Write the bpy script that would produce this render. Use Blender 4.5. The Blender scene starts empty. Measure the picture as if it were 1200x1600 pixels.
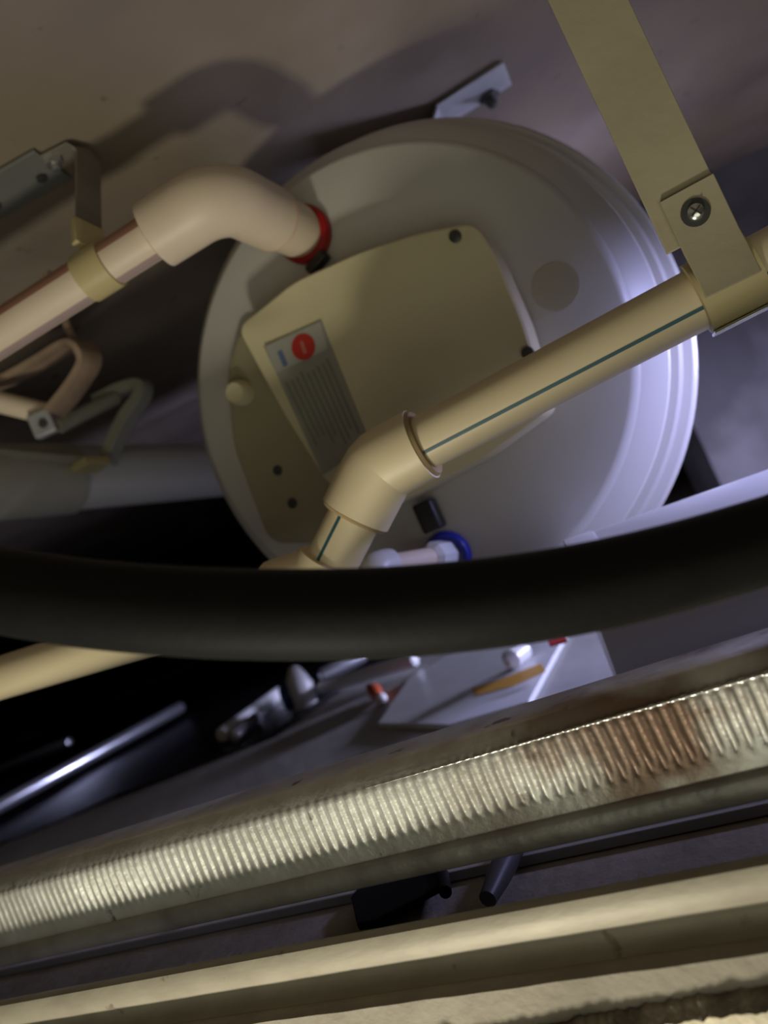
import bpy, bmesh, math, random
from mathutils import Vector, Matrix
random.seed(7)
C = bpy.context.scene.collection
SC = bpy.context.scene

# ------------------------------------------------------------------ camera
PITCH = math.radians(2.3); ROLL = math.radians(24.0); FPX = 1200.0
CAM = Vector((0, 0, 0.18))
Fw = Vector((0, math.cos(PITCH), math.sin(PITCH)))
R0 = Vector((1, 0, 0)); U0 = Vector((0, -math.sin(PITCH), math.cos(PITCH)))
cr, sr = math.cos(ROLL), math.sin(ROLL)
Xi = cr*R0 - sr*U0; Ui = sr*R0 + cr*U0
cd = bpy.data.cameras.new('camera'); cam = bpy.data.objects.new('camera', cd); C.objects.link(cam)
M = Matrix((( Xi.x, Ui.x, -Fw.x, CAM.x), (Xi.y, Ui.y, -Fw.y, CAM.y), (Xi.z, Ui.z, -Fw.z, CAM.z), (0, 0, 0, 1)))
cam.matrix_world = M
cd.sensor_fit = 'VERTICAL'; cd.sensor_height = 36; cd.lens = 36*FPX/1600.0
cd.clip_start = 0.01; cd.clip_end = 50
cd.dof.use_dof = True; cd.dof.focus_distance = 0.36; cd.dof.aperture_fstop = 6.5
SC.camera = cam
vs = SC.view_settings; vs.view_transform = 'Standard'; vs.look = 'None'; vs.gamma = 1; vs.use_curve_mapping = False
vs.exposure = 0.0

def ray(px, py):
    return Fw + Xi*((px-600)/FPX) - Ui*((py-800)/FPX)
def P(px, py, d): return CAM + ray(px, py)*d
def on_z(px, py, z):
    r = ray(px, py); return CAM + r*((z-CAM.z)/r.z)

# ------------------------------------------------------------------ frame of the steel channels (run off to the left, away)
AZ = math.radians(25)
EV = Vector((math.cos(AZ), -math.sin(AZ), 0)); NV = Vector((math.sin(AZ), math.cos(AZ), 0)); ZV = Vector((0, 0, 1))
def G(s, n, z): return EV*s + NV*n + ZV*z

# ------------------------------------------------------------------ world and lamps
w = bpy.data.worlds.new('world'); SC.world = w; w.use_nodes = True
w.node_tree.nodes['Background'].inputs[0].default_value = (0.78, 0.76, 0.72, 1)
w.node_tree.nodes['Background'].inputs[1].default_value = 0.0
def area(name, loc, to, size, power, col, sy=None):
    l = bpy.data.lights.new(name, 'AREA'); l.energy = power; l.color = col; l.size = size
    if sy: l.shape = 'RECTANGLE'; l.size_y = sy
    o = bpy.data.objects.new(name, l); C.objects.link(o); o.location = loc
    o.rotation_euler = (Vector(to)-Vector(loc)).to_track_quat('-Z', 'Y').to_euler()
    return o
# torch of the person standing under the hatch, shining up past the hatch edge
area('torch_light', G(-0.30, -0.04, -0.29), G(-0.26, 0.27, 0.05), 0.075, 2.4, (0.98, 0.93, 0.76))
# room light that comes up through the open hatch
area('room_light', (-0.20, -0.74, -0.40), (0.02, 0.6, 0.25), 1.2, 3.5, (0.96, 0.95, 0.74), 0.75)
# daylight that enters the void from an opening at the right; the second lamp is an added fill
area('void_blue_light', (0.44, 0.45, 0.25), (0.20, 0.62, 0.05), 0.06, 0.62, (0.47, 0.49, 1.0), 0.06).data.spread = math.radians(105)
area('void_blue_light', (1.15, 1.10, 0.15), (-0.3, 1.05, 0.03), 0.20, 5.5, (0.60, 0.62, 1.0), 0.2).data.spread = math.radians(80)  # added blue fill without a known source, brightens conduits, board and back wall

# ------------------------------------------------------------------ materials
def mat(name, col, rough=0.5, metal=0.0, col2=None, scale=20, bump=0.0, bscale=60, spec=0.5, lo=0.35, hi=0.7, detail=4, stretch=None, sub=None):
    m = bpy.data.materials.new(name); m.use_nodes = True
    nt = m.node_tree; b = nt.nodes['Principled BSDF']
    b.inputs['Roughness'].default_value = rough; b.inputs['Metallic'].default_value = metal
    b.inputs['Specular IOR Level'].default_value = spec
    b.inputs['Base Color'].default_value = (*col, 1)
    tc = nt.nodes.new('ShaderNodeTexCoord'); mp = nt.nodes.new('ShaderNodeMapping')
    nt.links.new(tc.outputs['Object'], mp.inputs[0])
    if stretch:
        mp.inputs['Rotation'].default_value = (0, 0, stretch[1]); mp.inputs['Scale'].default_value = stretch[0]
    if col2 is None: col2 = tuple(c*0.9 for c in col)
    n = nt.nodes.new('ShaderNodeTexNoise'); n.inputs['Scale'].default_value = scale; n.inputs['Detail'].default_value = detail
    nt.links.new(mp.outputs[0], n.inputs['Vector'])
    r = nt.nodes.new('ShaderNodeValToRGB'); r.color_ramp.elements[0].position = lo; r.color_ramp.elements[1].position = hi
    r.color_ramp.elements[0].color = (*col, 1); r.color_ramp.elements[1].color = (*col2, 1)
    nt.links.new(n.outputs['Fac'], r.inputs[0]); nt.links.new(r.outputs[0], b.inputs['Base Color'])
    if bump:
        n2 = nt.nodes.new('ShaderNodeTexNoise'); n2.inputs['Scale'].default_value = bscale; n2.inputs['Detail'].default_value = 5
        nt.links.new(mp.outputs[0], n2.inputs['Vector'])
        bp = nt.nodes.new('ShaderNodeBump'); bp.inputs['Strength'].default_value = bump; bp.inputs['Distance'].default_value = 0.004
        nt.links.new(n2.outputs['Fac'], bp.inputs['Height']); nt.links.new(bp.outputs[0], b.inputs['Normal'])
    return m

MT = {}
MT['slab'] = mat('concrete_brown', (0.285, 0.228, 0.165), 0.9, 0, (0.21, 0.17, 0.14), 5, 0.35, 22, 0.2)
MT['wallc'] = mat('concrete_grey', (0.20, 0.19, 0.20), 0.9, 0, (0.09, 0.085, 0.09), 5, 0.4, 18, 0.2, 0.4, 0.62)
MT['unlitwall'] = mat('concrete_unlit', (0.04, 0.038, 0.035), 0.95, 0, (0.025, 0.022, 0.02), 4, 0.3, 20, 0.1)  # near-black concrete, the darkness of the deep void put into the colour
MT['enamel'] = mat('heater_enamel', (0.60, 0.58, 0.53), 0.42, 0, (0.57, 0.55, 0.50), 3)
MT['cover'] = mat('cover_plastic', (0.70, 0.63, 0.40), 0.5, 0, (0.62, 0.54, 0.34), 4)
MT['covershade'] = mat('cover_plastic_shaded', (0.36, 0.32, 0.20), 0.55)  # the cover's plastic darkened, shade on the plinth put into the colour
MT['ppr'] = mat('cream_pipe_plastic', (0.80, 0.68, 0.45), 0.45, 0, (0.76, 0.63, 0.41), 12)
MT['ppr_pink'] = mat('pinkish_pipe_plastic', (0.80, 0.67, 0.52), 0.45, 0, (0.75, 0.61, 0.46), 12)
MT['yellow'] = mat('yellowed_clamp_plastic', (0.58, 0.48, 0.24), 0.45)
MT['cream_paint'] = mat('cream_painted_strap', (0.42, 0.37, 0.25), 0.5, 0, (0.36, 0.31, 0.21), 18, 0.15, 60)
MT['teal'] = mat('teal_stripe', (0.03, 0.11, 0.14), 0.5)
MT['redbrown'] = mat('red_brown_stripe', (0.40, 0.20, 0.14), 0.5)
MT['mauve'] = mat('mauve_stripe', (0.45, 0.33, 0.32), 0.5)
MT['red'] = mat('red_plastic', (0.33, 0.008, 0.010), 0.4)
MT['redprint'] = mat('red_print', (0.48, 0.03, 0.02), 0.5)
MT['blue'] = mat('blue_plastic', (0.01, 0.02, 0.35), 0.4)
MT['blueprint'] = mat('blue_print', (0.12, 0.17, 0.30), 0.5)
MT['sticker'] = mat('grey_sticker', (0.33, 0.32, 0.26), 0.4, 0, (0.25, 0.24, 0.20), 30)
MT['stickerlt'] = mat('pale_sticker', (0.40, 0.39, 0.34), 0.4)
MT['print'] = mat('faded_print', (0.22, 0.21, 0.175), 0.5)
MT['black'] = mat('black_plastic', (0.012, 0.012, 0.012), 0.4)
MT['hose'] = mat('black_foam_rubber', (0.010, 0.0098, 0.0094), 0.6, 0, (0.008, 0.0078, 0.0075), 60, 0.05, 300, 0.15)
MT['pvc'] = mat('white_pvc', (0.78, 0.78, 0.76), 0.35, 0, (0.72, 0.72, 0.70), 6)
MT['pvcold'] = mat('greyed_pvc', (0.50, 0.48, 0.42), 0.45, 0, (0.44, 0.42, 0.37), 8)
MT['galv'] = mat('galvanised_steel', (0.78, 0.77, 0.71), 0.40, 0.5, (0.60, 0.58, 0.52), 45, 0.12, 220, 0.5)
MT['galvd'] = mat('dull_steel', (0.46, 0.44, 0.40), 0.5, 0.5, (0.30, 0.28, 0.26), 40, 0.2, 120)
MT['bracket'] = mat('bracket_steel', (0.50, 0.50, 0.52), 0.5, 0.3, (0.38, 0.38, 0.40), 30)
MT['strapdull'] = mat('dull_strap_steel', (0.26, 0.23, 0.19), 0.6, 0.1, (0.19, 0.17, 0.14), 30)
MT['bolt'] = mat('bolt_steel', (0.75, 0.75, 0.72), 0.25, 0.9)
MT['boltdark'] = mat('dark_bolt_steel', (0.08, 0.08, 0.075), 0.45, 0.5)
MT['channel'] = mat('brushed_channel', (0.39, 0.35, 0.27), 0.55, 0.15, (0.30, 0.26, 0.20), 12, 0.05, 60, 0.5, 0.35, 0.75, 5, ((0.12, 6, 6), AZ))
MT['gypsum'] = mat('plasterboard_paper', (0.36, 0.32, 0.26), 0.9, 0, (0.27, 0.24, 0.19), 25, 0.4, 120, 0.2)
MT['gypcore'] = mat('plaster_core', (0.85, 0.76, 0.58), 0.95, 0, (0.75, 0.66, 0.49), 30, 0.5, 150, 0.2)
MT['torn'] = mat('torn_paper', (0.20, 0.175, 0.14), 0.95, 0, (0.42, 0.37, 0.29), 90, 0.6, 260, 0.1)
MT['boardtop'] = mat('dusty_board', (0.42, 0.41, 0.38), 0.6, 0, (0.34, 0.33, 0.30), 9, 0.2, 50)
MT['sheet'] = mat('darkness_black', (0.014, 0.014, 0.017), 0.3, 0, (0.02, 0.02, 0.022), 12, 0.2, 30)
MT['whitepanel'] = mat('white_gloss_panel', (0.72, 0.72, 0.70), 0.3)
MT['orange'] = mat('orange_stain', (0.62, 0.33, 0.04), 0.6)
MT['orangecap'] = mat('orange_cap_plastic', (0.62, 0.12, 0.04), 0.4)
MT['chrome'] = mat('bright_metal', (0.85, 0.86, 0.9), 0.3, 0.85)
MT['rust'] = mat('brown_clip_steel', (0.42, 0.30, 0.21), 0.6, 0.1, (0.30, 0.21, 0.15), 40)
MT['palerod'] = mat('pale_green_grey_paint', (0.42, 0.42, 0.34), 0.5)
# rust stains of the ribbed channel, a pattern with its own shape
def add_stain(m, col, scale, lo, hi, seed, xr=None):
    nt = m.node_tree; b = nt.nodes['Principled BSDF']
    src = b.inputs['Base Color'].links[0].from_socket
    tc = nt.nodes.new('ShaderNodeTexCoord'); n = nt.nodes.new('ShaderNodeTexNoise'); mp = nt.nodes.new('ShaderNodeMapping')
    mp.inputs['Location'].default_value = seed
    nt.links.new(tc.outputs['Object'], mp.inputs[0]); nt.links.new(mp.outputs[0], n.inputs['Vector'])
    n.inputs['Scale'].default_value = scale; n.inputs['Detail'].default_value = 5
    r = nt.nodes.new('ShaderNodeValToRGB'); r.color_ramp.elements[0].position = lo; r.color_ramp.elements[1].position = hi
    nt.links.new(n.outputs['Fac'], r.inputs[0])
    fac = r.outputs[0]
    if xr:                                   # the stain is only on one stretch of the length
        sx = nt.nodes.new('ShaderNodeSeparateXYZ'); mr = nt.nodes.new('ShaderNodeMapRange'); mu = nt.nodes.new('ShaderNodeMath'); mu.operation = 'MULTIPLY'
        nt.links.new(tc.outputs['Object'], sx.inputs[0]); nt.links.new(sx.outputs[0], mr.inputs[0])
        mr.inputs[1].default_value = xr[0]; mr.inputs[2].default_value = xr[1]
        nt.links.new(mr.outputs[0], mu.inputs[0]); nt.links.new(fac, mu.inputs[1]); fac = mu.outputs[0]
    mx = nt.nodes.new('ShaderNodeMixRGB'); nt.links.new(fac, mx.inputs[0]); nt.links.new(src, mx.inputs[1])
    mx.inputs[2].default_value = (*col, 1); nt.links.new(mx.outputs[0], b.inputs['Base Color'])
add_stain(MT['galv'], (0.26, 0.17, 0.12), 22, 0.42, 0.60, (3.1, 1.7, 0.4), (-0.10, 0.02))
add_stain(MT['galv'], (0.20, 0.15, 0.12), 60, 0.66, 0.72, (1.1, 5.7, 2.4))
add_stain(MT['slab'], (0.10, 0.075, 0.055), 26, 0.66, 0.74, (0.3, 0.2, 0))
add_stain(MT['slab'], (0.38, 0.32, 0.27), 3, 0.5, 0.7, (0.9, 4.2, 0))
add_stain(MT['channel'], (0.22, 0.18, 0.14), 70, 0.68, 0.73, (0.3, 0.2, 0))

# ------------------------------------------------------------------ mesh helpers (all world coordinates)
def add_tube(bm, pts, r, seg=24, caps=True, hollow=0):
    pts = [Vector(p) for p in pts]; n = len(pts)
    rr = r if isinstance(r, (list, tuple)) else [r]*n
    T = [(pts[min(i+1, n-1)]-pts[max(i-1, 0)]).normalized() for i in range(n)]
    a = T[0].orthogonal().normalized(); rings = []
    for i in range(n):
        a = (a - T[i]*a.dot(T[i])).normalized(); b = T[i].cross(a)
        rings.append([bm.verts.new(pts[i]+(a*math.cos(2*math.pi*k/seg)+b*math.sin(2*math.pi*k/seg))*rr[i]) for k in range(seg)])
    for i in range(n-1):
        for k in range(seg):
            bm.faces.new((rings[i][k], rings[i][(k+1) % seg], rings[i+1][(k+1) % seg], rings[i+1][k]))
    if caps:
        if rr[0] > 1e-6: bm.faces.new(rings[0][::-1])
        if rr[-1] > 1e-6: bm.faces.new(rings[-1])
def spline(pts, n=8):
    pts = [Vector(p) for p in pts]; out = []
    q = [2*pts[0]-pts[1]]+pts+[2*pts[-1]-pts[-2]]
    for i in range(1, len(q)-2):
        for j in range(n):
            t = j/n; a, b, c, d = q[i-1:i+3]
            out.append(0.5*((2*b)+(c-a)*t+(2*a-5*b+4*c-d)*t*t+(3*b-a-3*c+d)*t**3))
    out.append(pts[-1]); return out
def bend(a, b, c, rad, n=12):
    """points of a round bend from leg a-b to leg b-c"""
    a, b, c = map(Vector, (a, b, c)); u = (a-b).normalized(); v = (c-b).normalized()
    ang = u.angle(v); d = rad/math.tan(ang/2)
    p, q = b+u*d, b+v*d; ctr = b+(u+v).normalized()*(rad/math.sin(ang/2))
    e0, e1 = p-ctr, q-ctr; tot = e0.angle(e1); out = []
    for i in range(n+1):
        t = i/n; out.append(ctr+(e0*math.sin((1-t)*tot)+e1*math.sin(t*tot))/math.sin(tot))
    return out
def add_box(bm, c, ax, ay, az, sx, sy, sz):
    c = Vector(c); ax, ay, az = Vector(ax).normalized(), Vector(ay).normalized(), Vector(az).normalized()
    v = [bm.verts.new(c+ax*(sx/2*i)+ay*(sy/2*j)+az*(sz/2*k)) for i in (-1, 1) for j in (-1, 1) for k in (-1, 1)]
    for f in ((0, 1, 3, 2), (4, 6, 7, 5), (0, 4, 5, 1), (2, 3, 7, 6), (0, 2, 6, 4), (1, 5, 7, 3)): bm.faces.new([v[i] for i in f])
def add_prism(bm, loop, vec):
    loop = [Vector(p) for p in loop]; vec = Vector(vec); n = len(loop)
    a = [bm.verts.new(p) for p in loop]; b = [bm.verts.new(p+vec) for p in loop]
    bm.faces.new(a); bm.faces.new(b[::-1])
    for i in range(n): bm.faces.new((a[i], b[i], b[(i+1) % n], a[(i+1) % n]))
def add_lathe(bm, o, ax, prof, seg=64):
    """prof: list of (distance along the axis, radius)"""
    o = Vector(o); ax = Vector(ax).normalized(); u = ax.orthogonal().normalized(); v = ax.cross(u); rings = []
    for a, r in prof:
        if r < 1e-7: rings.append([bm.verts.new(o+ax*a)])
        else: rings.append([bm.verts.new(o+ax*a+(u*math.cos(2*math.pi*k/seg)+v*math.sin(2*math.pi*k/seg))*r) for k in range(seg)])
    for A, B in zip(rings, rings[1:]):
        for k in range(seg):
            k2 = (k+1) % seg
            if len(A) == 1 and len(B) == 1: continue
            if len(A) == 1: bm.faces.new((A[0], B[k], B[k2]))
            elif len(B) == 1: bm.faces.new((A[k], A[k2], B[0]))
            else: bm.faces.new((A[k], A[k2], B[k2], B[k]))
def add_strap(bm, pts, width_dirs, wid, th):
    """flat bent strip: centre line pts, one width direction, given width and thickness"""
    pts = [Vector(p) for p in pts]; n = len(pts); wd = Vector(width_dirs).normalized(); rows = []
    for i in range(n):
        t = (pts[min(i+1, n-1)]-pts[max(i-1, 0)]).normalized(); w = (wd-t*wd.dot(t)).normalized(); nn = t.cross(w)
        rows.append([bm.verts.new(pts[i]+w*a*wid/2+nn*b*th/2) for a, b in ((-1, -1), (1, -1), (1, 1), (-1, 1))])
    for i in range(n-1):
        for k in range(4): bm.faces.new((rows[i][k], rows[i][(k+1) % 4], rows[i+1][(k+1) % 4], rows[i+1][k]))
    bm.faces.new(rows[0][::-1]); bm.faces.new(rows[-1])
def rounded(poly, rad, n=6):
    out = []; m = len(poly)
    for i in range(m):
        a, b, c = Vector(poly[i-1]), Vector(poly[i]), Vector(poly[(i+1) % m])
        u = (a-b); v = (c-b); k = min(rad, u.length*0.45, v.length*0.45)
        p, q = b+u.normalized()*k, b+v.normalized()*k
        for j in range(n+1):
            t = j/n; out.append((1-t)**2*p+2*t*(1-t)*b+t*t*q)
    return out

def obj(name, bm, m, parent=None, smooth=True, bevel=0, angle=35, label=None):
    bmesh.ops.recalc_face_normals(bm, faces=bm.faces)
    root = parent
    while root and root.parent: root = root.parent
    if root: org = Vector(root['_org'])
    else:
        xs = [v.co for v in bm.verts]
        org = Vector(((min(p.x for p in xs)+max(p.x for p in xs))/2, (min(p.y for p in xs)+max(p.y for p in xs))/2, min(p.z for p in xs)))
    for v in bm.verts: v.co -= org
    me = bpy.data.meshes.new(name); bm.to_mesh(me); bm.free(); me.materials.append(m)
    o = bpy.data.objects.new(name, me); C.objects.link(o)
    if smooth:
        for p in me.polygons: p.use_smooth = True
        me.set_sharp_from_angle(angle=math.radians(angle))
    if bevel:
        b = o.modifiers.new('bevel', 'BEVEL'); b.width = bevel; b.segments = 3; b.limit_method = 'ANGLE'; b.angle_limit = math.radians(40)
    if parent: o.parent = parent
    else: o.location = org; o['_org'] = tuple(org)
    if label: o['label'] = label
    return o
def tag(o, label, cat, group=None, kind=None):
    o['label'] = label; o['category'] = cat
    if group: o['group'] = group
    if kind: o['kind'] = kind
    return o
def thing(name, loc, label, cat, group=None):
    o = bpy.data.objects.new(name, None); C.objects.link(o); o.location = loc; o['_org'] = tuple(loc); o.empty_display_size = 0.02
    return tag(o, label, cat, group)
def struct(name, bm, m, label=None, cat=None, **k):
    o = obj(name, bm, m, **k); o['kind'] = 'structure'
    if label: o['label'] = label; o['category'] = cat
    return o
def NB(): return bmesh.new()

# ------------------------------------------------------------------ the shell of the ceiling void
SLAB = 0.56
bm = NB(); add_box(bm, (0.3, 2.1, SLAB+0.06), (1, 0, 0), (0, 1, 0), (0, 0, 1), 5.4, 6.4, 0.12)
struct('ceiling', bm, MT['slab'], 'stained brown concrete slab over the whole void', 'ceiling', smooth=False)
bm = NB(); add_box(bm, (1.72, 1.44, 0.28), (1, 0, 0), (0, 1, 0), (0, 0, 1), 2.3, 0.12, 0.56)
struct('wall_back', bm, MT['wallc'], 'rough grey concrete wall behind the heater at the right', 'wall', smooth=False)
bm = NB(); add_box(bm, (-1.0, 4.4, 0.28), (1, 0, 0), (0, 1, 0), (0, 0, 1), 3.2, 0.12, 0.56)
struct('wall_far', bm, MT['unlitwall'], 'concrete wall deep in the void at the left, coloured dark for its shade', 'wall', smooth=False)
bm = NB(); add_box(bm, (-2.46, 1.7, 0.28), (1, 0, 0), (0, 1, 0), (0, 0, 1), 0.12, 5.5, 0.56)
struct('wall_left', bm, MT['unlitwall'], 'concrete wall closing the void on the left, coloured dark for its shade', 'wall', smooth=False)
bm = NB(); add_box(bm, (2.9, 0.2, 0.28), (1, 0, 0), (0, 1, 0), (0, 0, 1), 0.12, 2.4, 0.56)
struct('wall_right', bm, MT['wallc'], 'grey concrete wall closing the void on the right', 'wall', smooth=False)

# plasterboard that the hatch is cut into: its cut edge faces the camera
NB_EDGE = 0.253
bm = NB()
prof = [(NB_EDGE, 0.0105), (NB_EDGE+0.003, 0.0112), (0.262, 0.0112), (0.262, 0.0), (3.2, 0.0), (3.2, -0.0125), (NB_EDGE+0.0015, -0.0125)]
S0, S1 = -1.3, 1.2
nseg = 400; rows = []
for i in range(nseg+1):
    s = S0+(S1-S0)*i/nseg; j = 0.0002*math.sin(s*90)+0.00015*math.sin(s*231+1)
    rows.append([bm.verts.new(G(s, n+(j if k in (0, 6) else 0), z)) for k, (n, z) in enumerate(prof)])
for A, B in zip(rows, rows[1:]):
    for k in range(len(prof)): bm.faces.new((A[k], A[(k+1) % len(prof)], B[(k+1) % len(prof)], B[k]))
bm.faces.new(rows[0][::-1]); bm.faces.new(rows[-1])
struct('floor', bm, MT['gypsum'], 'plasterboard sheet with its cut edge along the hatch, seen from above', 'plasterboard', smooth=False)
def torn_z(s): return max(-0.0068, min(0.004, 0.0022+0.05*(s+0.014)))
# lower layer of board with the bright plaster core, torn paper in between
bm = NB(); rows = []
for i in range(nseg+1):
    s = S0+(S1-S0)*i/nseg; j = 0.0009*math.sin(s*47)+0.0005*math.sin(s*190)
    rows.append([bm.verts.new(G(s, n, z)) for n, z in ((0.2478+j, torn_z(s)-0.0036), (0.2462+j, -0.030), (3.2, -0.030), (3.2, -0.0135), (0.2525, -0.0135), (0.2525, torn_z(s)-0.0036))])
for A, B in zip(rows, rows[1:]):
    for k in range(6): bm.faces.new((A[k], A[(k+1) % 6], B[(k+1) % 6], B[k]))
bm.faces.new(rows[0][::-1]); bm.faces.new(rows[-1])
struct('trim_1', bm, MT['gypcore'], 'bright plaster core of the lower board at the hatch edge', 'plasterboard', smooth=False)
bm = NB(); rows = []; random.seed(3)
h = 0.0; g = 0.0
for i in range(1601):
    s = S0+(S1-S0)*i/1600
    h = 0.75*h+random.uniform(-1, 1)*0.0011; g = 0.8*g+random.uniform(-1, 1)*0.0007
    zt = torn_z(s)+0.0006*math.sin(s*60)+0.7*h; zb = torn_z(s)-0.0030+0.4*g
    nn = NB_EDGE-0.0030-abs(g)*1.0
    rows.append([bm.verts.new(G(s, a, b)) for a, b in ((NB_EDGE+0.0006, zt), (NB_EDGE-0.0012-abs(h), zt-0.0006), (nn, (zt+zb)/2), (nn-0.0022-abs(h), zb), (NB_EDGE+0.0006, zb-0.0004))])
for A, B in zip(rows, rows[1:]):
    for k in range(5): bm.faces.new((A[k], A[(k+1) % 5], B[(k+1) % 5], B[k]))
struct('trim_2', bm, MT['torn'], 'ragged torn paper strip along the plasterboard edge', 'paper edge', smooth=False)

# grey dusty board behind the channels (top layer, lit by the void)
q = [on_z(-60, 1345, 0.006), on_z(430, 1152, 0.006), on_z(560, 1062, 0.006), on_z(700, 1000, 0.006)]
q2 = [G(0.9, 1.0, 0.006), G(0.9, 0.36, 0.006), G(-0.75, 0.36, 0.006)]
bm = NB(); add_prism(bm, [p-Vector((0, 0, 0.0055)) for p in q+q2], (0, 0, 0.0055))
tag(obj('backing_board', bm, MT['boardtop'], smooth=False, bevel=0.0006), 'dusty grey sheet lying flat behind the ribbed steel channel', 'board')

# ------------------------------------------------------------------ ribbed galvanised channel across the foreground
NF = 0.292; ZT = 0.0842
L0, L1 = -0.72, 0.44
rc = thing('ribbed_channel', G(-0.1, NF, 0.0409), 'galvanised steel channel with pressed ribs crossing the frame above the plainer channel', 'steel channel')
bm = NB(); PITCHR = 0.0054; per = 8; N = int((L1-L0)/PITCHR*per)
# cross section samples (n, z, rib amount)
cs = [(NF+0.0405, 0.0405, 0), (NF+0.0405, ZT-0.004, 0), (NF+0.0405, ZT+0.002, 0), (NF+0.036, ZT+0.0045, 0), (NF+0.0065, ZT+0.0066, 0), (NF+0.0042, ZT+0.0058, 0), (NF+0.0016, ZT+0.0008, 0.0), (NF+0.0006, ZT-0.0003, 0.0), (NF, ZT-0.0012, 0.4), (NF-0.0002, ZT-0.003, 1), (NF-0.0002, ZT-0.008, 1),
      (NF-0.0002, ZT-0.014, 1), (NF-0.0001, ZT-0.020, 1), (NF, ZT-0.0225, 0.7), (NF, ZT-0.0245, 0.2), (NF+0.0002, ZT-0.026, 0), (NF+0.0006, 0.0525, 0), (NF+0.0003, 0.0512, 0)]
rows = []
for i in range(N+1):
    s = L0+i*PITCHR/per; ph = (i % per)/per*2*math.pi
    fl = 0.78+0.22*math.sin(s*31+0.7)*math.sin(s*13)
    d = 0.0008*(math.cos(ph)+0.25*math.cos(2*ph))*fl
    rows.append([bm.verts.new(G(s+0.0003*math.sin(s*70+z*120), n-d*a, z)) for n, z, a in cs])
for A, B in zip(rows, rows[1:]):
    for k in range(len(cs)-1): bm.faces.new((A[k], A[k+1], B[k+1], B[k]))
o = obj('ribbed_web', bm, MT['galv'], rc, angle=60)
sm = o.modifiers.new('thickness', 'SOLIDIFY'); sm.thickness = 0.0008; sm.offset = 0
# rolled lower lip with a bright edge
bm = NB(); loop = [(NF+0.0008, 0.0520), (NF-0.0022, 0.0512), (NF-0.0030, 0.0498), (NF-0.0026, 0.0420), (NF-0.0016, 0.0409), (NF+0.040, 0.0400), (NF+0.040, 0.0408), (NF-0.0008, 0.0420), (NF-0.0016, 0.0492)]
add_prism(bm, [G(L0, n, z) for n, z in loop], EV*(L1-L0)); obj('lower_lip', bm, MT['galvd'], rc, angle=50)
# knurled bead along the upper edge
bm = NB(); pts = []; rr = []
for i in range(1000):
    s = -0.20+i*(L1+0.20)/999; pts.append(G(s, NF-0.0004, ZT-0.0002)); rr.append(min(1, 0.1+i/380)*0.00105+min(1, i/380)*(0.0004*math.sin(i*0.95)+0.0002*math.sin(i*0.37)))
add_tube(bm, pts, rr, 8); obj('knurled_edge', bm, MT['bolt'], rc, angle=80)
# ------------------------------------------------------------------ plainer channel nearer the hatch edge
fc = thing('furring_channel', G(-0.1, 0.262, 0.0113), 'smooth brushed steel channel lying lowest, just above the plasterboard edge', 'steel channel')
bm = NB()
loop = [(0.2685, 0.0335), (0.2640, 0.0343), (0.2622, 0.0335), (0.2612, 0.0300), (0.2618, 0.0225), (0.2640, 0.0200), (0.2642, 0.0165), (0.2625, 0.0128), (0.2600, 0.0113),
        (0.2740, 0.0113), (0.2740, 0.0121), (0.2650, 0.0125), (0.2654, 0.0165), (0.2652, 0.0205), (0.2632, 0.0230), (0.2625, 0.0300), (0.2640, 0.0331), (0.2685, 0.0327)]
add_prism(bm, [G(L0, n, z) for n, z in loop], EV*(L1-L0)); obj('web', bm, MT['channel'], fc, angle=50)
bm = NB(); add_box(bm, G(-0.14, 0.280, 0.0117), EV, NV, ZV, 1.16, 0.034, 0.0008); obj('foot_flange', bm, MT['galvd'], fc, smooth=False)

# odds and ends in the dark gap between the channels
def gap(px, py, z): return on_z(px, py, z)
bm = NB()
lp = [gap(552, 1412, 0.006), gap(562, 1455, 0.006), gap(588, 1450, 0.006), gap(690, 1395, 0.006), gap(700, 1352, 0.006), gap(580, 1375, 0.006)]
add_prism(bm, lp, (0, 0, 0.004)); tag(obj('rubber_pad', bm, MT['hose'], bevel=0.001), 'flat black rubber pad in the gap between the steel channels', 'pad')
bm = NB(); a = gap(684, 1350, 0.010); b = gap(696, 1394, 0.012)
add_tube(bm, spline([a+Vector((-.004, .012, 0)), a, (a+b)/2+Vector((0.001, 0, .0)), b], 6), 0.0032, 16)
tag(obj('cable_stub', bm, MT['hose']), 'short thin black cable end in the gap, left of the flattened tube', 'cable')
bm = NB()
a = gap(800, 1325, 0.012); b = gap(762, 1405, 0.010); ms = [a+(b-a)*t for t in (0, .3, .6, 1)]
add_tube(bm, [a+(a-b)*0.5]+ms, [0.0060, 0.0062, 0.0064, 0.0058, 0.0042], 16)
tag(obj('flattened_tube', bm, mat('grey_rubber', (0.09, 0.088, 0.085), 0.45)), 'dark grey flattened tube end poking from under the ribbed channel', 'tube')
bm = NB(); e = gap(268, 1449, 0.006)
add_tube(bm, [e, e+EV*0.008, e+EV*0.014+ZV*0.002], 0.0022, 10); tag(obj('screw', bm, MT['boltdark']), 'small dark screw lying under the left half of the ribbed channel', 'screw')

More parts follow.
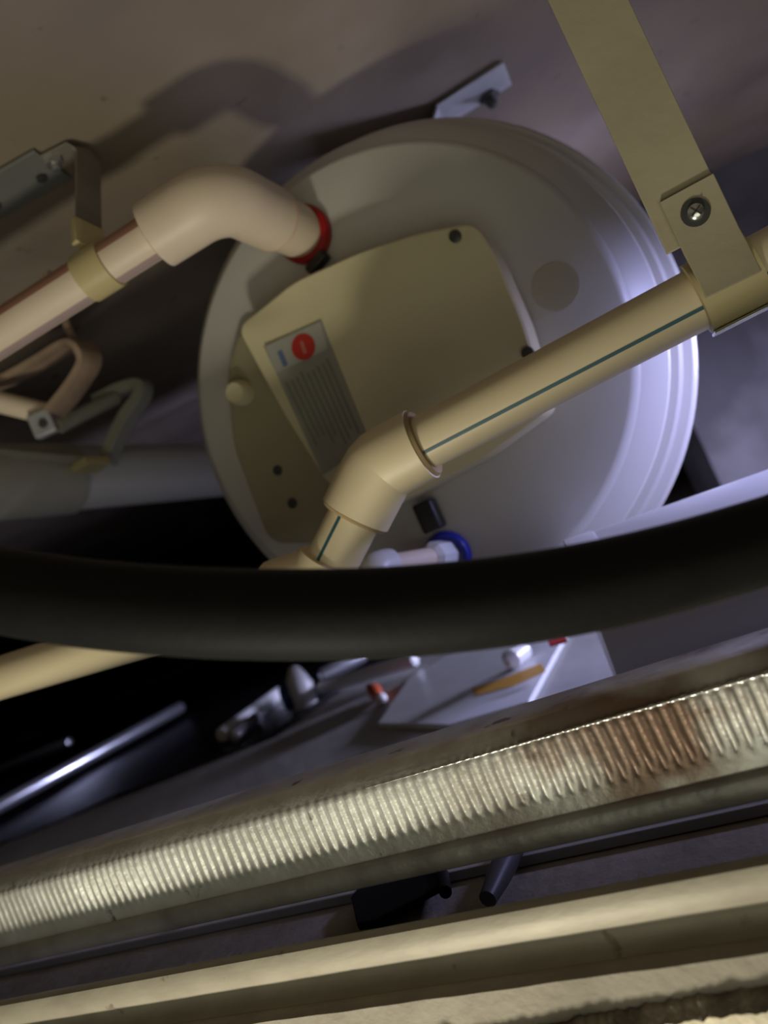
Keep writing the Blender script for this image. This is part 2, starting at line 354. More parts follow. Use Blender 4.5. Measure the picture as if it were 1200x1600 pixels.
# ------------------------------------------------------------------ water heater
YAW = math.radians(21.6)
HA = Vector((math.sin(YAW), math.cos(YAW), 0)); HL = Vector((math.cos(YAW), -math.sin(YAW), 0))
HC = P(615, 600, 0.60)
def face(px, py, off=0.0):
    """local (lateral, height) of a pixel on the plane parallel to the heater's end, off towards the camera"""
    r = ray(px, py); p0 = HC-HA*off; t = (p0-CAM).dot(HA)/r.dot(HA); p = CAM+r*t-p0
    return Vector((p.dot(HL), p.z))
def HP(l, z, off=0.0): return HC+HL*l+ZV*z-HA*off
def HF(px, py, off=0.0):
    f = face(px, py, off); return HP(f.x, f.y, off)
base = HC-ZV*0.222+HA*0.3
wh = thing('water_heater', base, 'round white storage water heater hanging on its side under the slab', 'water heater')
bm = NB()
add_lathe(bm, HC, HA, [(0.001, 0), (0.0005, 0.10), (0, 0.176), (0.003, 0.181), (0.010, 0.1835)], 128)
obj('end_plate', bm, MT['enamel'], wh, angle=40)
bm = NB()
add_lathe(bm, HC, HA, [(0.012, 0.150), (0.008, 0.1815), (0.010, 0.1845), (0.032, 0.2015), (0.038, 0.2025), (0.042, 0.1995), (0.048, 0.2005), (0.050, 0.2085), (0.055, 0.2115), (0.060, 0.2105), (0.064, 0.2085), (0.068, 0.2100), (0.070, 0.2185), (0.075, 0.2215), (0.084, 0.2225), (0.10, 0.2215)], 128)
obj('end_ring', bm, MT['enamel'], wh, angle=25)
bm = NB()
add_lathe(bm, HC, HA, [(0.096, 0.20), (0.098, 0.2205), (0.60, 0.2205), (0.62, 0.215), (0.655, 0.17), (0.66, 0)], 128)
obj('tank_body', bm, MT['enamel'], wh, angle=25)

# cover of the controls: a plinth and a bulging lid
def face_poly(pix, off): return [HP(face(x, y, off).x, face(x, y, off).y, off) for x, y in pix]
def lid(pix, off0, off1, rad, inset, dome, name, m, parent):
    base2 = [face(x, y, off1) for x, y in pix]
    loop = rounded([Vector((p.x, p.y)) for p in base2], rad, 6)
    cx = sum(p.x for p in loop)/len(loop); cy = sum(p.y for p in loop)/len(loop); ctr = Vector((cx, cy))
    bm = NB(); prev = None
    for (k, off) in ((1.0, off0), (1.0, off1-0.005), (1-inset*0.35, off1-0.0012), (1-inset, off1), (0.75, off1+dome*0.35), (0.5, off1+dome*0.75), (0.2, off1+dome)):
        ring = [bm.verts.new(HP(*(ctr+(p-ctr)*k), off)) for p in loop]
        if prev:
            for i in range(len(ring)): bm.faces.new((prev[i], prev[(i+1) % len(ring)], ring[(i+1) % len(ring)], ring[i]))
        prev = ring
    bm.faces.new(prev); return obj(name, bm, m, parent, angle=30)
plinth = lid([(372, 512), (352, 585), (364, 700), (420, 850), (520, 850), (560, 700), (520, 520)], 0.0, 0.018, 0.012, 0.05, 0.0, 'cover_plinth', MT['covershade'], wh)
cov = lid([(368, 512), (455, 440), (560, 392), (655, 362), (740, 345), (775, 395), (820, 500), (862, 640), (760, 715), (610, 795), (512, 760), (440, 645)], 0.0, 0.038, 0.010, 0.03, 0.003, 'cover', MT['cover'], wh)
def disc(name, px, py, off, r, h, m, parent, seg=24, tip=0.8):
    bm = NB(); c = HF(px, py, off); add_lathe(bm, c, -HA, [(0, 0), (-0.004, r), (h*0.6, r), (h, r*tip), (h, 0)], seg)
    return obj(name, bm, m, parent)
for (x, y) in ((711, 369), (824, 551)):
    s = disc('screw', x, y, 0.0405, 0.0042, 0.0012, MT['boltdark'], cov)
disc('cable_gland', 380, 614, 0.018, 0.0105, 0.014, MT['cover'], plinth, 24, 0.75)
disc('screw', 434, 735, 0.0182, 0.0040, 0.0015, MT['boltdark'], plinth)
disc('screw', 457, 786, 0.0182, 0.0042, 0.0015, MT['boltdark'], plinth)
bm = NB(); c = HF(497, 411, 0.006); add_box(bm, c, HL+ZV*0.35, ZV-HL*0.35, HA, 0.020, 0.008, 0.012); obj('cover_clip', bm, MT['black'], wh, bevel=0.002)
bm = NB(); c = HF(671, 806, 0.008); add_box(bm, c, HL-ZV*0.03, ZV, HA, 0.016, 0.024, 0.016); obj('power_inlet', bm, MT['black'], wh, bevel=0.002)
bm = NB(); c = HF(868, 448, 0.0015); add_lathe(bm, c, -HA, [(0, 0), (-0.002, 0.017), (0.0006, 0.017), (0.001, 0.014), (0.001, 0)], 32); obj('blanking_disc', bm, mat('yellowed_enamel', (0.50, 0.46, 0.37), 0.45), wh)
# sticker on the cover
OFS = 0.0395
def flat(name, pix, off, m, parent, th=0.0004, bottom=0.0):
    bm = NB(); add_prism(bm, face_poly(pix, off), HA*(th+bottom)); return obj(name, bm, m, parent, smooth=False)
st = flat('rating_sticker', [(412, 541), (501, 500), (577, 690), (504, 742)], 0.0412, MT['sticker'], cov, 0.0006, 0.004)
flat('sticker_header', [(415, 541), (500, 503), (512, 545), (431, 583)], 0.0415, MT['stickerlt'], st)
bm = NB(); add_lathe(bm, HF(474, 542, 0.0417), -HA, [(-0.0005, 0), (-0.0005, 0.0098), (0.0003, 0.0098), (0.0003, 0)], 40); obj('red_emblem', bm, MT['redprint'], st, smooth=False)
flat('emblem_mark', [(468, 534), (473, 532), (480, 551), (474, 553)], 0.0424, mat('pale_red_print', (0.50, 0.16, 0.12), 0.5), st, 0.0003)
flat('blue_mark', [(433, 550), (440, 546), (450, 570), (443, 574)], 0.0417, MT['blueprint'], st)
def lerp(a, b, t): return (a[0]+(b[0]-a[0])*t, a[1]+(b[1]-a[1])*t)
cornA, cornB, cornC, cornD = (435, 590), (514, 552), (572, 688), (505, 733)
bm = NB(); random.seed(5)
for k in range(9):
    u = 0.06+k*0.105
    a0 = 0.04+random.uniform(0, .05); a1 = 0.95-random.uniform(0, 0.25)
    p = [lerp(lerp(cornA, cornB, uu), lerp(cornD, cornC, uu), vv) for uu, vv in ((u, a0), (u+0.045, a0), (u+0.045, a1), (u, a1))]
    add_prism(bm, face_poly(p, 0.0417), HA*0.0004)
obj('printed_lines', bm, MT['print'], st, smooth=False)
# red and blue gaskets of the two water connections
def gasket(name, px, py, m, ro):
    bm = NB(); add_lathe(bm, HF(px, py, 0.0), -HA, [(-0.003, ro*0.6), (-0.003, ro), (0.006, ro), (0.008, ro*0.93), (0.008, ro*0.72), (-0.003, ro*0.6)], 40); obj(name, bm, m, wh)
gasket('hot_gasket', 478, 368, MT['red'], 0.0228); gasket('cold_gasket', 700, 868, MT['blue'], 0.0190)

# ------------------------------------------------------------------ hot pipe
hin = HF(476, 367, 0.0); hout = HF(476, 367, 0.008)
hot_el = HF(476, 367, 0.104)
pl = P(-70, 566, 0.575); pe = P(343, 303, 0.525)
dirp = (pl-pe).normalized()
hot_el = hot_el  # corner of the elbow
corner = P(343, 303, 0.525)
hp = thing('hot_water_pipe', P(150, 420, .54)-ZV*0.02, 'pinkish cream pipe running from the red heater inlet off to the left', 'pipe')
bm = NB(); add_tube(bm, [corner+(pl-corner).normalized()*0.035, pl, pl+(pl-pe).normalized()*0.10], 0.0158, 32); obj('pipe_run', bm, MT['ppr_pink'], hp)
pd = (pl-corner).normalized()
def stripe(name, p0, p1, r, up, tow, wid, m, parent, N=5):
    """flat printed stripe hugging the pipe p0-p1; up / tow: direction of its middle"""
    d = (p1-p0).normalized(); mid = (p0+p1)/2; v = (CAM-mid); v = (v-d*v.dot(d)).normalized(); u = v.cross(d)
    if u.z < 0: u = -u
    bm = NB(); rows = []
    for k in range(N+1):
        a = up+(k/N-0.5)*wid/r
        nrm = v*math.cos(a)+u*math.sin(a); rows.append((bm.verts.new(p0+nrm*(r+0.00025)), bm.verts.new(p1+nrm*(r+0.00025)), bm.verts.new(p0+nrm*(r-0.001)), bm.verts.new(p1+nrm*(r-0.001))))
    for A, B in zip(rows, rows[1:]):
        bm.faces.new((A[0], A[1], B[1], B[0])); bm.faces.new((A[2], B[2], B[3], A[3])); bm.faces.new((A[0], B[0], B[2], A[2])); bm.faces.new((A[1], A[3], B[3], B[1]))
    bm.faces.new((rows[0][0], rows[0][2], rows[0][3], rows[0][1])); bm.faces.new((rows[-1][0], rows[-1][1], rows[-1][3], rows[-1][2]))
    return obj(name, bm, m, parent, angle=50)
e1 = pl+(pl-pe).normalized()*0.095
stripe('red_stripe', corner+pd*0.05, e1, 0.0158, 1.0, 0, 0.010, MT['redbrown'], hp)
stripe('mauve_stripe', corner+pd*0.05, e1, 0.0158, -0.95, 0, 0.008, MT['mauve'], hp)
bm = NB(); b_ = bend(corner+pd*0.12, corner, hin, 0.030, 14)
pp = [corner+pd*0.056, corner+pd*0.054]+b_+[corner+(hin-corner).normalized()*0.058]
add_tube(bm, pp, [0.019]+[0.0238]*(len(pp)-1), 36); obj('elbow', bm, MT['ppr_pink'], hp)
hd = (hin-corner).normalized()
bm = NB(); add_tube(bm, [corner+hd*0.045, corner+hd*0.056, corner+hd*0.058, corner+hd*0.062], [0.0195, 0.0195, 0.0225, 0.0205], 36); obj('elbow_collar', bm, MT['ppr_pink'], hp)
bm = NB(); add_tube(bm, [corner+hd*0.0580, corner+hd*0.0615], [0.0241, 0.0215], 36); obj('red_ring', bm, mat('dull_red_mark', (0.62, 0.27, 0.19), 0.5), hp)
bm = NB(); L_ = (hin-corner).length; add_tube(bm, [corner+hd*0.060, corner+hd*(L_-0.012), corner+hd*(L_-0.003)], [0.0205, 0.0205, 0.018], 36); obj('adapter', bm, MT['ppr_pink'], hp)
bm = NB(); cc = corner+pd*((P(153, 413, 0.552)-corner).dot(pd))
add_tube(bm, [cc-pd*0.012, cc-pd*0.0115, cc+pd*0.0115, cc+pd*0.012], [0.016, 0.0176, 0.0176, 0.016], 32); obj('pipe_clip', bm, MT['yellow'], hp)
# hanger strap of the hot pipe, bolted to the slab
sb = on_z(98, 218, SLAB-0.002)
hs = thing('hanger_bracket', cc+ZV*0.016, 'grey steel hanger strap bolted to the slab, holding the hot pipe at the left', 'bracket', None)
tp = cc+ZV*0.0170; 
bm = NB(); v_ = Vector((sb.x, sb.y, 0)); kx = on_z(128, 224, SLAB-0.003)
add_strap(bm, [kx-pd*0+Vector((-0.045, 0.004, 0)), kx+Vector((-0.008, 0.001, 0)), kx+Vector((-0.002, 0, -0.003)), kx+Vector((0, 0, -0.012)), tp], Vector((0.55, 0.83, 0)), 0.020, 0.0018)
obj('strap', bm, MT['strapdull'], hs, angle=40, bevel=0.0004)
bm = NB(); bb = Vector((kx.x-0.026, kx.y+0.002, SLAB-0.004)); add_lathe(bm, bb, -ZV, [(-0.002, 0), (-0.002, 0.007), (0.004, 0.007), (0.005, 0.003), (0.009, 0.003), (0.0095, 0)], 6); obj('bolt', bm, MT['bolt'], hs)
sd_ = (kx-tp).normalized(); w_ = Vector((0.55, 0.83, 0)); w_ = (w_-sd_*w_.dot(sd_)).normalized()
bm = NB(); add_box(bm, tp+sd_*0.012, w_, w_.cross(sd_), sd_, 0.023, 0.006, 0.024); obj('yellow_tab', bm, MT['yellow'], hs, bevel=0.001, label='yellowed plastic tab')
# plate with fixings at the far left on the slab
pt = on_z(30, 292, SLAB-0.002)
ap = thing('anchor_plate', pt-ZV*0.002, 'grey steel plate fixed flat to the slab at the left edge', 'plate')
bm = NB(); add_box(bm, pt+Vector((-0.03, 0.0, -0.0005)), (1, -0.15, 0), (0.15, 1, 0), ZV, 0.13, 0.05, 0.003); obj('plate', bm, mat('plate_grey', (0.20, 0.20, 0.18), 0.6, 0.1), ap, bevel=0.0008)
for dx in (-0.025, 0.02):
    bm = NB(); add_lathe(bm, pt+Vector((dx, -0.004*dx/0.02, -0.002)), -ZV, [(0, 0), (0, 0.0045), (0.003, 0.0045), (0.0035, 0)], 6); obj('bolt', bm, MT['boltdark'], ap)

# ------------------------------------------------------------------ cold pipe
c0 = P(1330, 342, 0.365); c1 = P(594, 728, 0.452)
cp_d = (c0-c1).normalized()
c2 = P(505, 905, 0.462); 
c3 = P(-80, 1084, 0.60)
cp = thing('cold_water_pipe', c2-ZV*0.02, 'cream pipe with a teal stripe crossing in front of the heater', 'pipe')
RC = 0.0160
bm = NB(); add_tube(bm, [c1+cp_d*0.02, c0], RC, 40); obj('pipe_run', bm, MT['ppr'], cp)
stripe('teal_stripe', c1+cp_d*0.0215, c0, RC, -0.30, 0, 0.0019, MT['teal'], cp)
cd2 = (c2-c1).normalized()
bm = NB(); add_tube(bm, [c1+cp_d*0.030, c1+cp_d*0.0285, c1+cp_d*0.008]+[c1+(cp_d*(1-t)+cd2*t)*0.006*(abs(1-2*t)) for t in (0.25, 0.75)]+[c1+cd2*0.008, c1+cd2*0.0325, c1+cd2*0.034], [0.0165, 0.0215, 0.0218, 0.0218, 0.0218, 0.0218, 0.0215, 0.0165], 40)
obj('elbow_fitting', bm, MT['ppr'], cp, angle=50)
for (dd, ll) in ((cp_d, 0.0290), (cd2, 0.0330)):
    bm = NB(); add_tube(bm, [c1+dd*ll, c1+dd*(ll+0.0018), c1+dd*(ll+0.002)], [0.0208, 0.0196, 0.0155], 40); obj('melted_bead', bm, mat('weld_bead_plastic', (0.42, 0.30, 0.16), 0.7, 0, None, 20, 0, 60, 0.1), cp)
bm = NB(); add_tube(bm, [c1+cd2*0.02, c2+cd2*0.002], RC, 40); obj('pipe_drop', bm, MT['ppr'], cp)
stripe('teal_stripe', c1+cd2*0.034, c2-cd2*0.010, RC, 0.50, 0, 0.0019, MT['teal'], cp)
cd3 = (c3-c2).normalized()
bm = NB(); add_tube(bm, [c2-cd2*0.012, c2-cd2*0.0115]+bend(c1, c2, c3, 0.014, 8)+[c2+cd3*0.034, c2+cd3*0.0345], [0.0165, 0.0210]+[0.0212]*9+[0.021, 0.0165], 40)
obj('lower_elbow', bm, MT['ppr'], cp, angle=50)
bm = NB(); add_tube(bm, [c2+cd3*0.02, c3], RC, 32); obj('pipe_return', bm, MT['ppr'], cp)
# clamp band and strap at the right
cb = P(1130, 446, 0.392); t_ = (cb-c1).dot(cp_d); cb = c1+cp_d*t_
bm = NB(); add_tube(bm, [cb-cp_d*0.0155, cb-cp_d*0.0150, cb+cp_d*0.0150, cb+cp_d*0.0155], [0.0162, 0.0190, 0.0190, 0.0162], 40)
ch = thing('ceiling_strap', cb-ZV*0.019, 'long cream painted strap hanging from the slab to the cold pipe clamp', 'strap')
obj('clamp_band', bm, MT['yellow'], ch, angle=50, label='yellowed band around the pipe')
bm = NB(); add_box(bm, cb-ZV*0.0195-NV*0.0, cp_d, cp_d.cross(ZV), ZV, 0.029, 0.016, 0.0016); obj('bottom_plate', bm, MT['bolt'], ch, bevel=0.0004, label='bright steel bottom plate')
# vertical strap, its flat side turned to the camera
sdir = cp_d.cross(ZV).normalized(); 
if sdir.dot(CAM-cb) < 0: sdir = -sdir
tw = Vector((cp_d.x, cp_d.y, 0)).normalized()
mid = cb+sdir*0.012+ZV*0.0
bm = NB(); b0 = mid+ZV*0.033-tw*0.0035
add_strap(bm, [b0-ZV*0.008, b0+ZV*0.05, Vector((b0.x, b0.y, 0.45)), Vector((b0.x, b0.y, SLAB-0.006)), Vector((b0.x, b0.y, SLAB-0.002))-sdir*0.004, Vector((b0.x, b0.y, SLAB-0.001))-sdir*0.04], tw, 0.0325, 0.0022)
obj('strap', bm, MT['cream_paint'], ch, angle=40, bevel=0.0004)
bm = NB(); b1 = mid+sdir*0.0030
add_strap(bm, [b1-ZV*0.004+sdir*0.0035, b1+ZV*0.012+sdir*0.0025, b1+ZV*0.020, b1+ZV*0.049], tw, 0.0265, 0.0022)
obj('clamp_tab', bm, MT['cream_paint'], ch, angle=40, bevel=0.0005)
bc = b1+ZV*0.036+sdir*0.0012-tw*0.001
bm = NB(); add_lathe(bm, bc, sdir, [(-0.0005, 0), (-0.0005, 0.0068), (0.0008, 0.0068), (0.0010, 0.0)], 24); o = obj('washer', bm, MT['boltdark'], ch)
bm = NB(); add_lathe(bm, bc+sdir*0.0008, sdir, [(0, 0), (0, 0.0040), (0.0016, 0.0038), (0.0026, 0.0026), (0.003, 0)], 24); o = obj('bolt', bm, MT['bolt'], ch)
bm = NB(); add_box(bm, bc+sdir*0.0036, tw+ZV*0.6, ZV-tw*0.6, sdir, 0.006, 0.0008, 0.0006); add_box(bm, bc+sdir*0.0036, ZV-tw*0.6, tw+ZV*0.6, sdir, 0.006, 0.0008, 0.0006); obj('screw_slot', bm, MT['boltdark'], o, smooth=False)

# inlet stub of the cold connection
ci = HF(700, 868, 0.004); ce = P(600, 886, 0.545)
cs_ = thing('inlet_connector', ce-ZV*0.02, 'short cream pipe stub with a white nut at the blue heater inlet', 'pipe fitting')
bm = NB(); dd = (ce-ci).normalized(); add_tube(bm, [ci+dd*0.018, ce], 0.0085, 24); obj('pipe_stub', bm, MT['ppr_pink'], cs_)
bm = NB(); add_tube(bm, [ci, ci+dd*0.003, ci+dd*0.018, ci+dd*0.022], [0.0110, 0.0128, 0.0128, 0.0095], 8); obj('nut', bm, MT['pvc'], cs_, label='white hexagonal nut')
bm = NB(); add_tube(bm, spline([ce-dd*0.006, ce, ce+dd*0.010-ZV*0.004, ce+dd*0.012-ZV*0.03], 6), 0.0125, 24); obj('elbow', bm, MT['pvc'], cs_)

# ------------------------------------------------------------------ heater bracket on the slab
bk = on_z(762, 146, SLAB-0.002); b_ed = on_z(690, 178, SLAB-0.002)
hb = thing('heater_bracket', HC+HA*0.15+ZV*0.222, 'grey bent steel bracket bolted to the slab above the heater', 'bracket')
dh = (bk-b_ed); dh.z = 0; dh.normalize()
bm = NB(); e0 = on_z(784, 118, SLAB-0.003); e1_ = on_z(676, 186, SLAB-0.003); low = HC+HA*0.13+ZV*0.2205+HL*0.012
low = Vector((e1_.x-dh.x*0.012, e1_.y-dh.y*0.012, HC.z+0.216))
add_strap(bm, [e0+dh*0.006, e1_+dh*0.01, e1_+dh*0.002-ZV*0.003, e1_-dh*0.006-ZV*0.012, low], dh.cross(ZV), 0.050, 0.003)
obj('bracket_plate', bm, MT['bracket'], hb, angle=40, bevel=0.0006)
bm = NB(); add_lathe(bm, bk-ZV*0.0035+dh*0.0, -ZV, [(-0.002, 0), (-0.002, 0.011), (0.002, 0.011), (0.003, 0.006), (0.008, 0.006), (0.012, 0.0035), (0.013, 0)], 6); obj('anchor_bolt', bm, MT['boltdark'], hb)

# ------------------------------------------------------------------ black hose
hz = []
for x, y, d in ((-260, 860, 0.30), (-120, 900, 0.262), (0, 922, 0.245), (150, 944, 0.238), (300, 956, 0.234), (450, 960, 0.232), (600, 957, 0.232), (750, 944, 0.233), (900, 921, 0.236), (1050, 887, 0.240), (1200, 843, 0.246), (1340, 795, 0.262)): hz.append(P(x, y, d))
hz = [Vector((hz[0].x-0.11, hz[0].y+0.03, SLAB+0.01)), Vector((hz[0].x-0.075, hz[0].y+0.02, 0.42))]+hz
end = hz[-1]; hz += [Vector((end.x+0.05, end.y+0.02, 0.105)), Vector((end.x+0.13, end.y+0.06, 0.04)), Vector((end.x+0.22, end.y+0.08, 0.0215)), Vector((end.x+0.40, end.y+0.06, 0.0205))]
bm = NB(); add_tube(bm, spline(hz, 10), 0.0138, 32)
tag(obj('rubber_hose', bm, MT['hose']), 'thick black rubber hose sagging across the frame in front of everything', 'hose')

# ------------------------------------------------------------------ white drain pipe at the right
d0 = P(930, 962, 0.505); d1 = P(1430, 795, 0.47)
dp = thing('drain_pipe', d0-ZV*0.054, 'large white drain pipe lit blue at the right, under the heater', 'pipe')
dv = (d1-d0).normalized()
bm = NB(); add_tube(bm, [d0+dv*0.004, d0, d0+dv*0.0, d0+dv*0.012, d1, d1+dv*0.12], [0.048, 0.051, 0.0525, 0.0525, 0.0525, 0.0525], 64); obj('pipe_body', bm, MT['pvc'], dp, angle=50)
bm = NB(); add_tube(bm, [d0-dv*0.001, d0-dv*0.002, d0+dv*0.016, d0+dv*0.018], [0.0505, 0.0534, 0.0534, 0.0526], 64); obj('end_collar', bm, MT['pvc'], dp, angle=50)
for q_ in (0.08, 0.30):
    bm = NB(); c = d0+dv*q_; hh = c.z-0.050-0.0062; c = Vector((c.x, c.y, 0.0062+hh/2)); add_box(bm, c, dv, dv.cross(ZV), ZV, 0.02, 0.05, hh); obj('support_block', bm, MT['pvcold'], dp, smooth=False, bevel=0.001)

# large waste pipe going back at the left
w0 = P(-110, 760, 0.78); w1 = P(330, 735, 1.10)
wp = thing('waste_pipe', w1-ZV*0.04, 'wide white waste pipe passing behind the heater at the left', 'pipe')
wv = (w1-w0).normalized()
bm = NB(); add_tube(bm, [w0-wv*0.04, w1+wv*0.35], 0.0385, 48); obj('pipe_body', bm, MT['pvc'], wp)
sk = P(102, 752, 0.915); sk = w0+wv*((sk-w0).dot(wv))
bm = NB(); add_tube(bm, [w0-wv*0.042, sk-wv*0.001, sk], [0.0425, 0.0425, 0.0388], 48); obj('socket', bm, MT['pvcold'], wp, angle=50, label='greyed wider socket')
wb = w1+wv*0.3; bm = NB(); add_box(bm, Vector((wb.x, wb.y, (wb.z+0.036+SLAB)/2)), (1, 0, 0), (0, 1, 0), ZV, 0.025, 0.003, SLAB-wb.z-0.036); obj('hanger_strip', bm, MT['galvd'], wp, smooth=False)

# ------------------------------------------------------------------ clips and hangers over the waste pipe at the left
ha = thing('pipe_hanger', P(68, 672, 0.74), 'brown steel pipe hanger with a looped strap at the left, below the hot pipe', 'bracket')
DD = 0.74
bm = NB(); add_tube(bm, [P(-60, 612, DD), P(5, 630, DD), P(78, 648, DD)], 0.0105, 16); obj('pink_arm', bm, MT['ppr_pink'], ha)
bm = NB(); lp = spline([P(-40, 615, DD+.04), P(20, 590, DD+.03), P(70, 562, DD+.02), P(112, 538, DD+0.01), P(134, 545, DD), P(138, 570, DD), P(112, 612, DD), P(82, 648, DD-.003)], 8)
add_strap(bm, lp, (0.25, 1, 0.1), 0.034, 0.006); obj('looped_strap', bm, MT['rust'], ha, angle=50, bevel=0.001)
bm = NB(); add_box(bm, P(68, 662, DD-0.012), Xi*0+R0, ZV, Fw, 0.022, 0.024, 0.012); o = obj('nut_plate', bm, MT['bracket'], ha, bevel=0.002)
bm = NB(); add_lathe(bm, P(68, 662, DD-0.018), -Fw, [(-0.001, 0), (-0.001, 0.0045), (0.002, 0.0045), (0.0025, 0)], 6); obj('bolt', bm, MT['boltdark'], o)
bm = NB(); add_tube(bm, [P(137, 575, DD), P(190, 520, .98), P(215, 492, 1.2)+ZV*0.02], 0.004, 10); 
q_ = P(125, 560, DD); bm.free(); bm = NB(); add_tube(bm, [Vector((q_.x, q_.y, q_.z-0.015)), Vector((q_.x, q_.y+0.01, SLAB+0.005))], 0.004, 10); obj('hanging_rod', bm, MT['rust'], ha)
hb2 = thing('pipe_saddle', P(150, 735, 0.90), 'pale steel saddle with two legs standing on the waste pipe', 'bracket')
bm = NB(); add_tube(bm, [P(92, 666, 0.85), P(135, 644, 0.88), P(180, 622, 0.91)], 0.0085, 14); obj('cross_rod', bm, MT['palerod'], hb2)
bm = NB(); add_strap(bm, spline([P(150, 628, .92), P(196, 606, .92), P(222, 602, .91), P(220, 622, .905), P(200, 650, .90), P(180, 690, .90), P(168, 724, .90)], 6), (0.3, 1, 0), 0.022, 0.013); obj('leg', bm, MT['palerod'], hb2, angle=50, bevel=0.002)
bm = NB(); add_box(bm, P(142, 726, 0.872), wv, wv.cross(ZV), ZV, 0.034, 0.03, 0.010); obj('foot_clip', bm, MT['yellow'], hb2, bevel=0.002)
bm = NB(); add_box(bm, (P(-40, 702, .80)+P(128, 717, .87))/2, P(128, 717, .87)-P(-40, 702, .80), NV, ZV, (P(128, 717, .87)-P(-40, 702, .80)).length, 0.02, 0.010); obj('flat_bar', bm, MT['palerod'], hb2, bevel=0.001)

# ------------------------------------------------------------------ things on the board between hose and ribbed channel
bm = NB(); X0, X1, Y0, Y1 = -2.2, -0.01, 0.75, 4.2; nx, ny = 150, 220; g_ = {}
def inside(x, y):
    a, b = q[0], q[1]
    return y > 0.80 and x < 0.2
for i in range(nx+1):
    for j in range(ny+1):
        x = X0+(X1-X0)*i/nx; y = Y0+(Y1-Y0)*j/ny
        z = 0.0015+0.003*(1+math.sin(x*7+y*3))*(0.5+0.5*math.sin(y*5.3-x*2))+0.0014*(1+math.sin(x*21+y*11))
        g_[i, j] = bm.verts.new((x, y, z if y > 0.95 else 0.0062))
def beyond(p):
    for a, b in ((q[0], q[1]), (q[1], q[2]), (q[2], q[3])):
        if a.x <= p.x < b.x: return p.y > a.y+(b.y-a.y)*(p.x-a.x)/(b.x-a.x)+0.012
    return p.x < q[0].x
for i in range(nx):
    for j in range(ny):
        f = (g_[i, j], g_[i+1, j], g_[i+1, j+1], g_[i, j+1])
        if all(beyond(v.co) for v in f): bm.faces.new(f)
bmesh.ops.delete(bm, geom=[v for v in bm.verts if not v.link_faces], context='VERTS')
o = tag(obj('darkness_sheet', bm, MT['sheet'], angle=80), 'crumpled black sheet added for the darkness of the void at the left', 'dark sheet')  # added black sheet, stands in for the unlit part of the void
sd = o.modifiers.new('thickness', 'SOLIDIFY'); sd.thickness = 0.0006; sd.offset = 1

def rod(name, a, b, r, m, label, cat, group=None, za=None):
    bm = NB(); d = (b-a).normalized(); L = (b-a).length
    add_tube(bm, [a, a+d*0.002, a+d*0.006, b-d*0.006, b-d*0.002, b], [r*0.3, r*0.85, r, r, r*0.85, r*0.3], 20)
    return tag(obj(name, bm, m), label, cat, group)
rod('metal_conduit', on_z(-60, 1292, 0.030), on_z(285, 1104, 0.030), 0.013, MT['chrome'], 'long shiny metal conduit catching blue light at the lower left', 'conduit')
rod('metal_conduit', on_z(-60, 1225, 0.045), on_z(110, 1158, 0.045), 0.011, MT['chrome'], 'thinner dim conduit above the long shiny one at the left edge', 'conduit')
rod('metal_tube', on_z(345, 1150, 0.020), on_z(438, 1082, 0.020), 0.0115, MT['pvc'], 'short bright tube with a rounded end, pointing at the white valve', 'tube')
rod('metal_tube', on_z(366, 1152, 0.016), on_z(402, 1120, 0.016), 0.010, MT['chrome'], 'dimmer metal tube tucked below the short bright one', 'tube')
# valve with blue collar
vbase = on_z(478, 1104, 0.006)
vv = thing('stop_valve', vbase, 'small white valve with a dark blue collar under the hose', 'valve')
k_ = (vbase-CAM).dot(Fw)/0.80; vc = vbase+ZV*0.016*k_
bm = NB(); add_lathe(bm, vbase, ZV+R0*0.1, [(0, 0), (0, 0.012*k_), (0.010*k_, 0.0145*k_), (0.022*k_, 0.0145*k_), (0.034*k_, 0.010*k_), (0.043*k_, 0.005*k_), (0.045*k_, 0)], 24); obj('valve_body', bm, MT['pvc'], vv)
bm = NB(); add_lathe(bm, vc-R0*0.008*k_, -R0, [(0, 0.004*k_), (0, 0.0135*k_), (0.010*k_, 0.0135*k_), (0.011*k_, 0.008*k_), (0.011*k_, 0)], 24); obj('blue_collar', bm, mat('navy_plastic', (0.01, 0.04, 0.12), 0.4), vv)
rod('slim_pipe', on_z(500, 1076, 0.022), on_z(650, 1030, 0.022), 0.010, MT['pvc'], 'slim white pipe leading right from the white valve', 'pipe')
rod('metal_tube', on_z(500, 1058, 0.030), on_z(570, 1022, 0.030), 0.012, MT['chrome'], 'shiny tube above the slim white pipe, partly under the hose', 'tube')
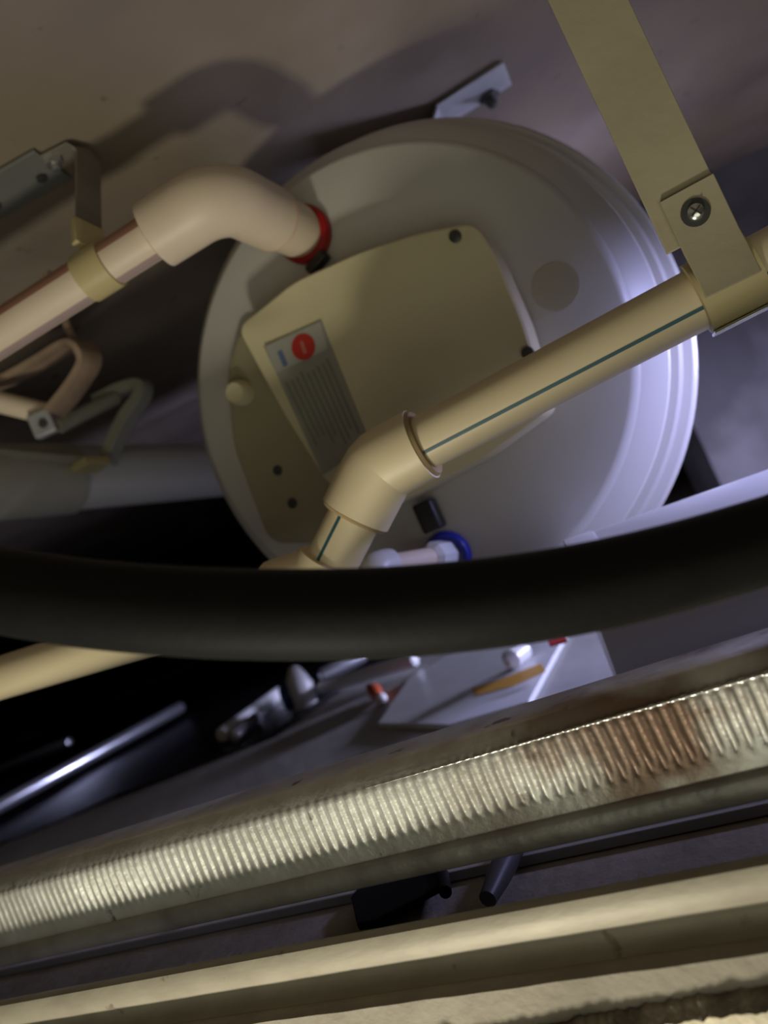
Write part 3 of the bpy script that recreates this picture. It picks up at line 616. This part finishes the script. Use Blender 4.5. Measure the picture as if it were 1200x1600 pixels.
# orange-tipped cap
oc = thing('capped_nozzle', on_z(594, 1100, 0.006), 'little white ball tip with an orange cap lying on the grey board', 'nozzle')
bm = NB(); c = on_z(596, 1092, 0.0135); bmesh.ops.create_uvsphere(bm, u_segments=20, v_segments=12, radius=0.0072, matrix=Matrix.Translation(c)); obj('ball_tip', bm, MT['pvc'], oc)
bm = NB(); add_tube(bm, [c+Vector((-0.003, 0.001, 0.003)), on_z(585, 1080, 0.0165), on_z(578, 1075, 0.017)], [0.006, 0.0098, 0.006], 20); obj('orange_cap', bm, MT['orangecap'], oc)
# white panel with an orange stain, resting on the board at the right
wpn = thing('white_panel', on_z(800, 1060, 0.012), 'white glossy offcut panel with an orange stain beside the drain pipe', 'panel')
zz = 0.0125
pa = [on_z(884, 990, zz), on_z(826, 1095, zz), on_z(700, 1132, zz), on_z(590, 1130, zz), on_z(640, 1058, zz), on_z(760, 985, zz)]
bm = NB(); add_prism(bm, [p-ZV*0.006 for p in pa], ZV*0.006); obj('panel_sheet', bm, MT['whitepanel'], wpn, smooth=False, bevel=0.001)
bm = NB(); sp = [on_z(x, y, zz+0.0006) for x, y in ((736, 1076), (780, 1062), (845, 1036), (852, 1048), (800, 1072), (745, 1086))]
add_prism(bm, [p-ZV*0.0010 for p in sp], ZV*0.001); obj('orange_stain', bm, MT['orange'], wpn, smooth=False)
bm = NB(); a = on_z(792, 1036, 0.0235); b = on_z(822, 1012, 0.0235); add_tube(bm, [a, a+(b-a)*0.2, a+(b-a)*0.8, b], [0.004, 0.0105, 0.0105, 0.004], 20)
tag(obj('bottle_cap', bm, MT['pvc']), 'bright white rounded cap standing over the orange stain', 'cap')
bm = NB(); a = P(858, 1004, 0.66); b = P(884, 997, 0.66); add_tube(bm, [a, b], 0.004, 12)
tag(obj('red_peg', bm, MT['redprint']), 'small red peg just under the hose near the panel corner', 'peg')
bm = NB(); add_tube(bm, spline([P(866, 1040, .78), P(876, 1062, .76), P(874, 1090, .74)], 5), 0.004, 10)
tag(obj('cable_offcut', bm, MT['black']), 'short black cable offcut between the panel and the drain pipe', 'cable')

for o in list(bpy.data.objects):
    if '_org' in o.keys(): del o['_org']
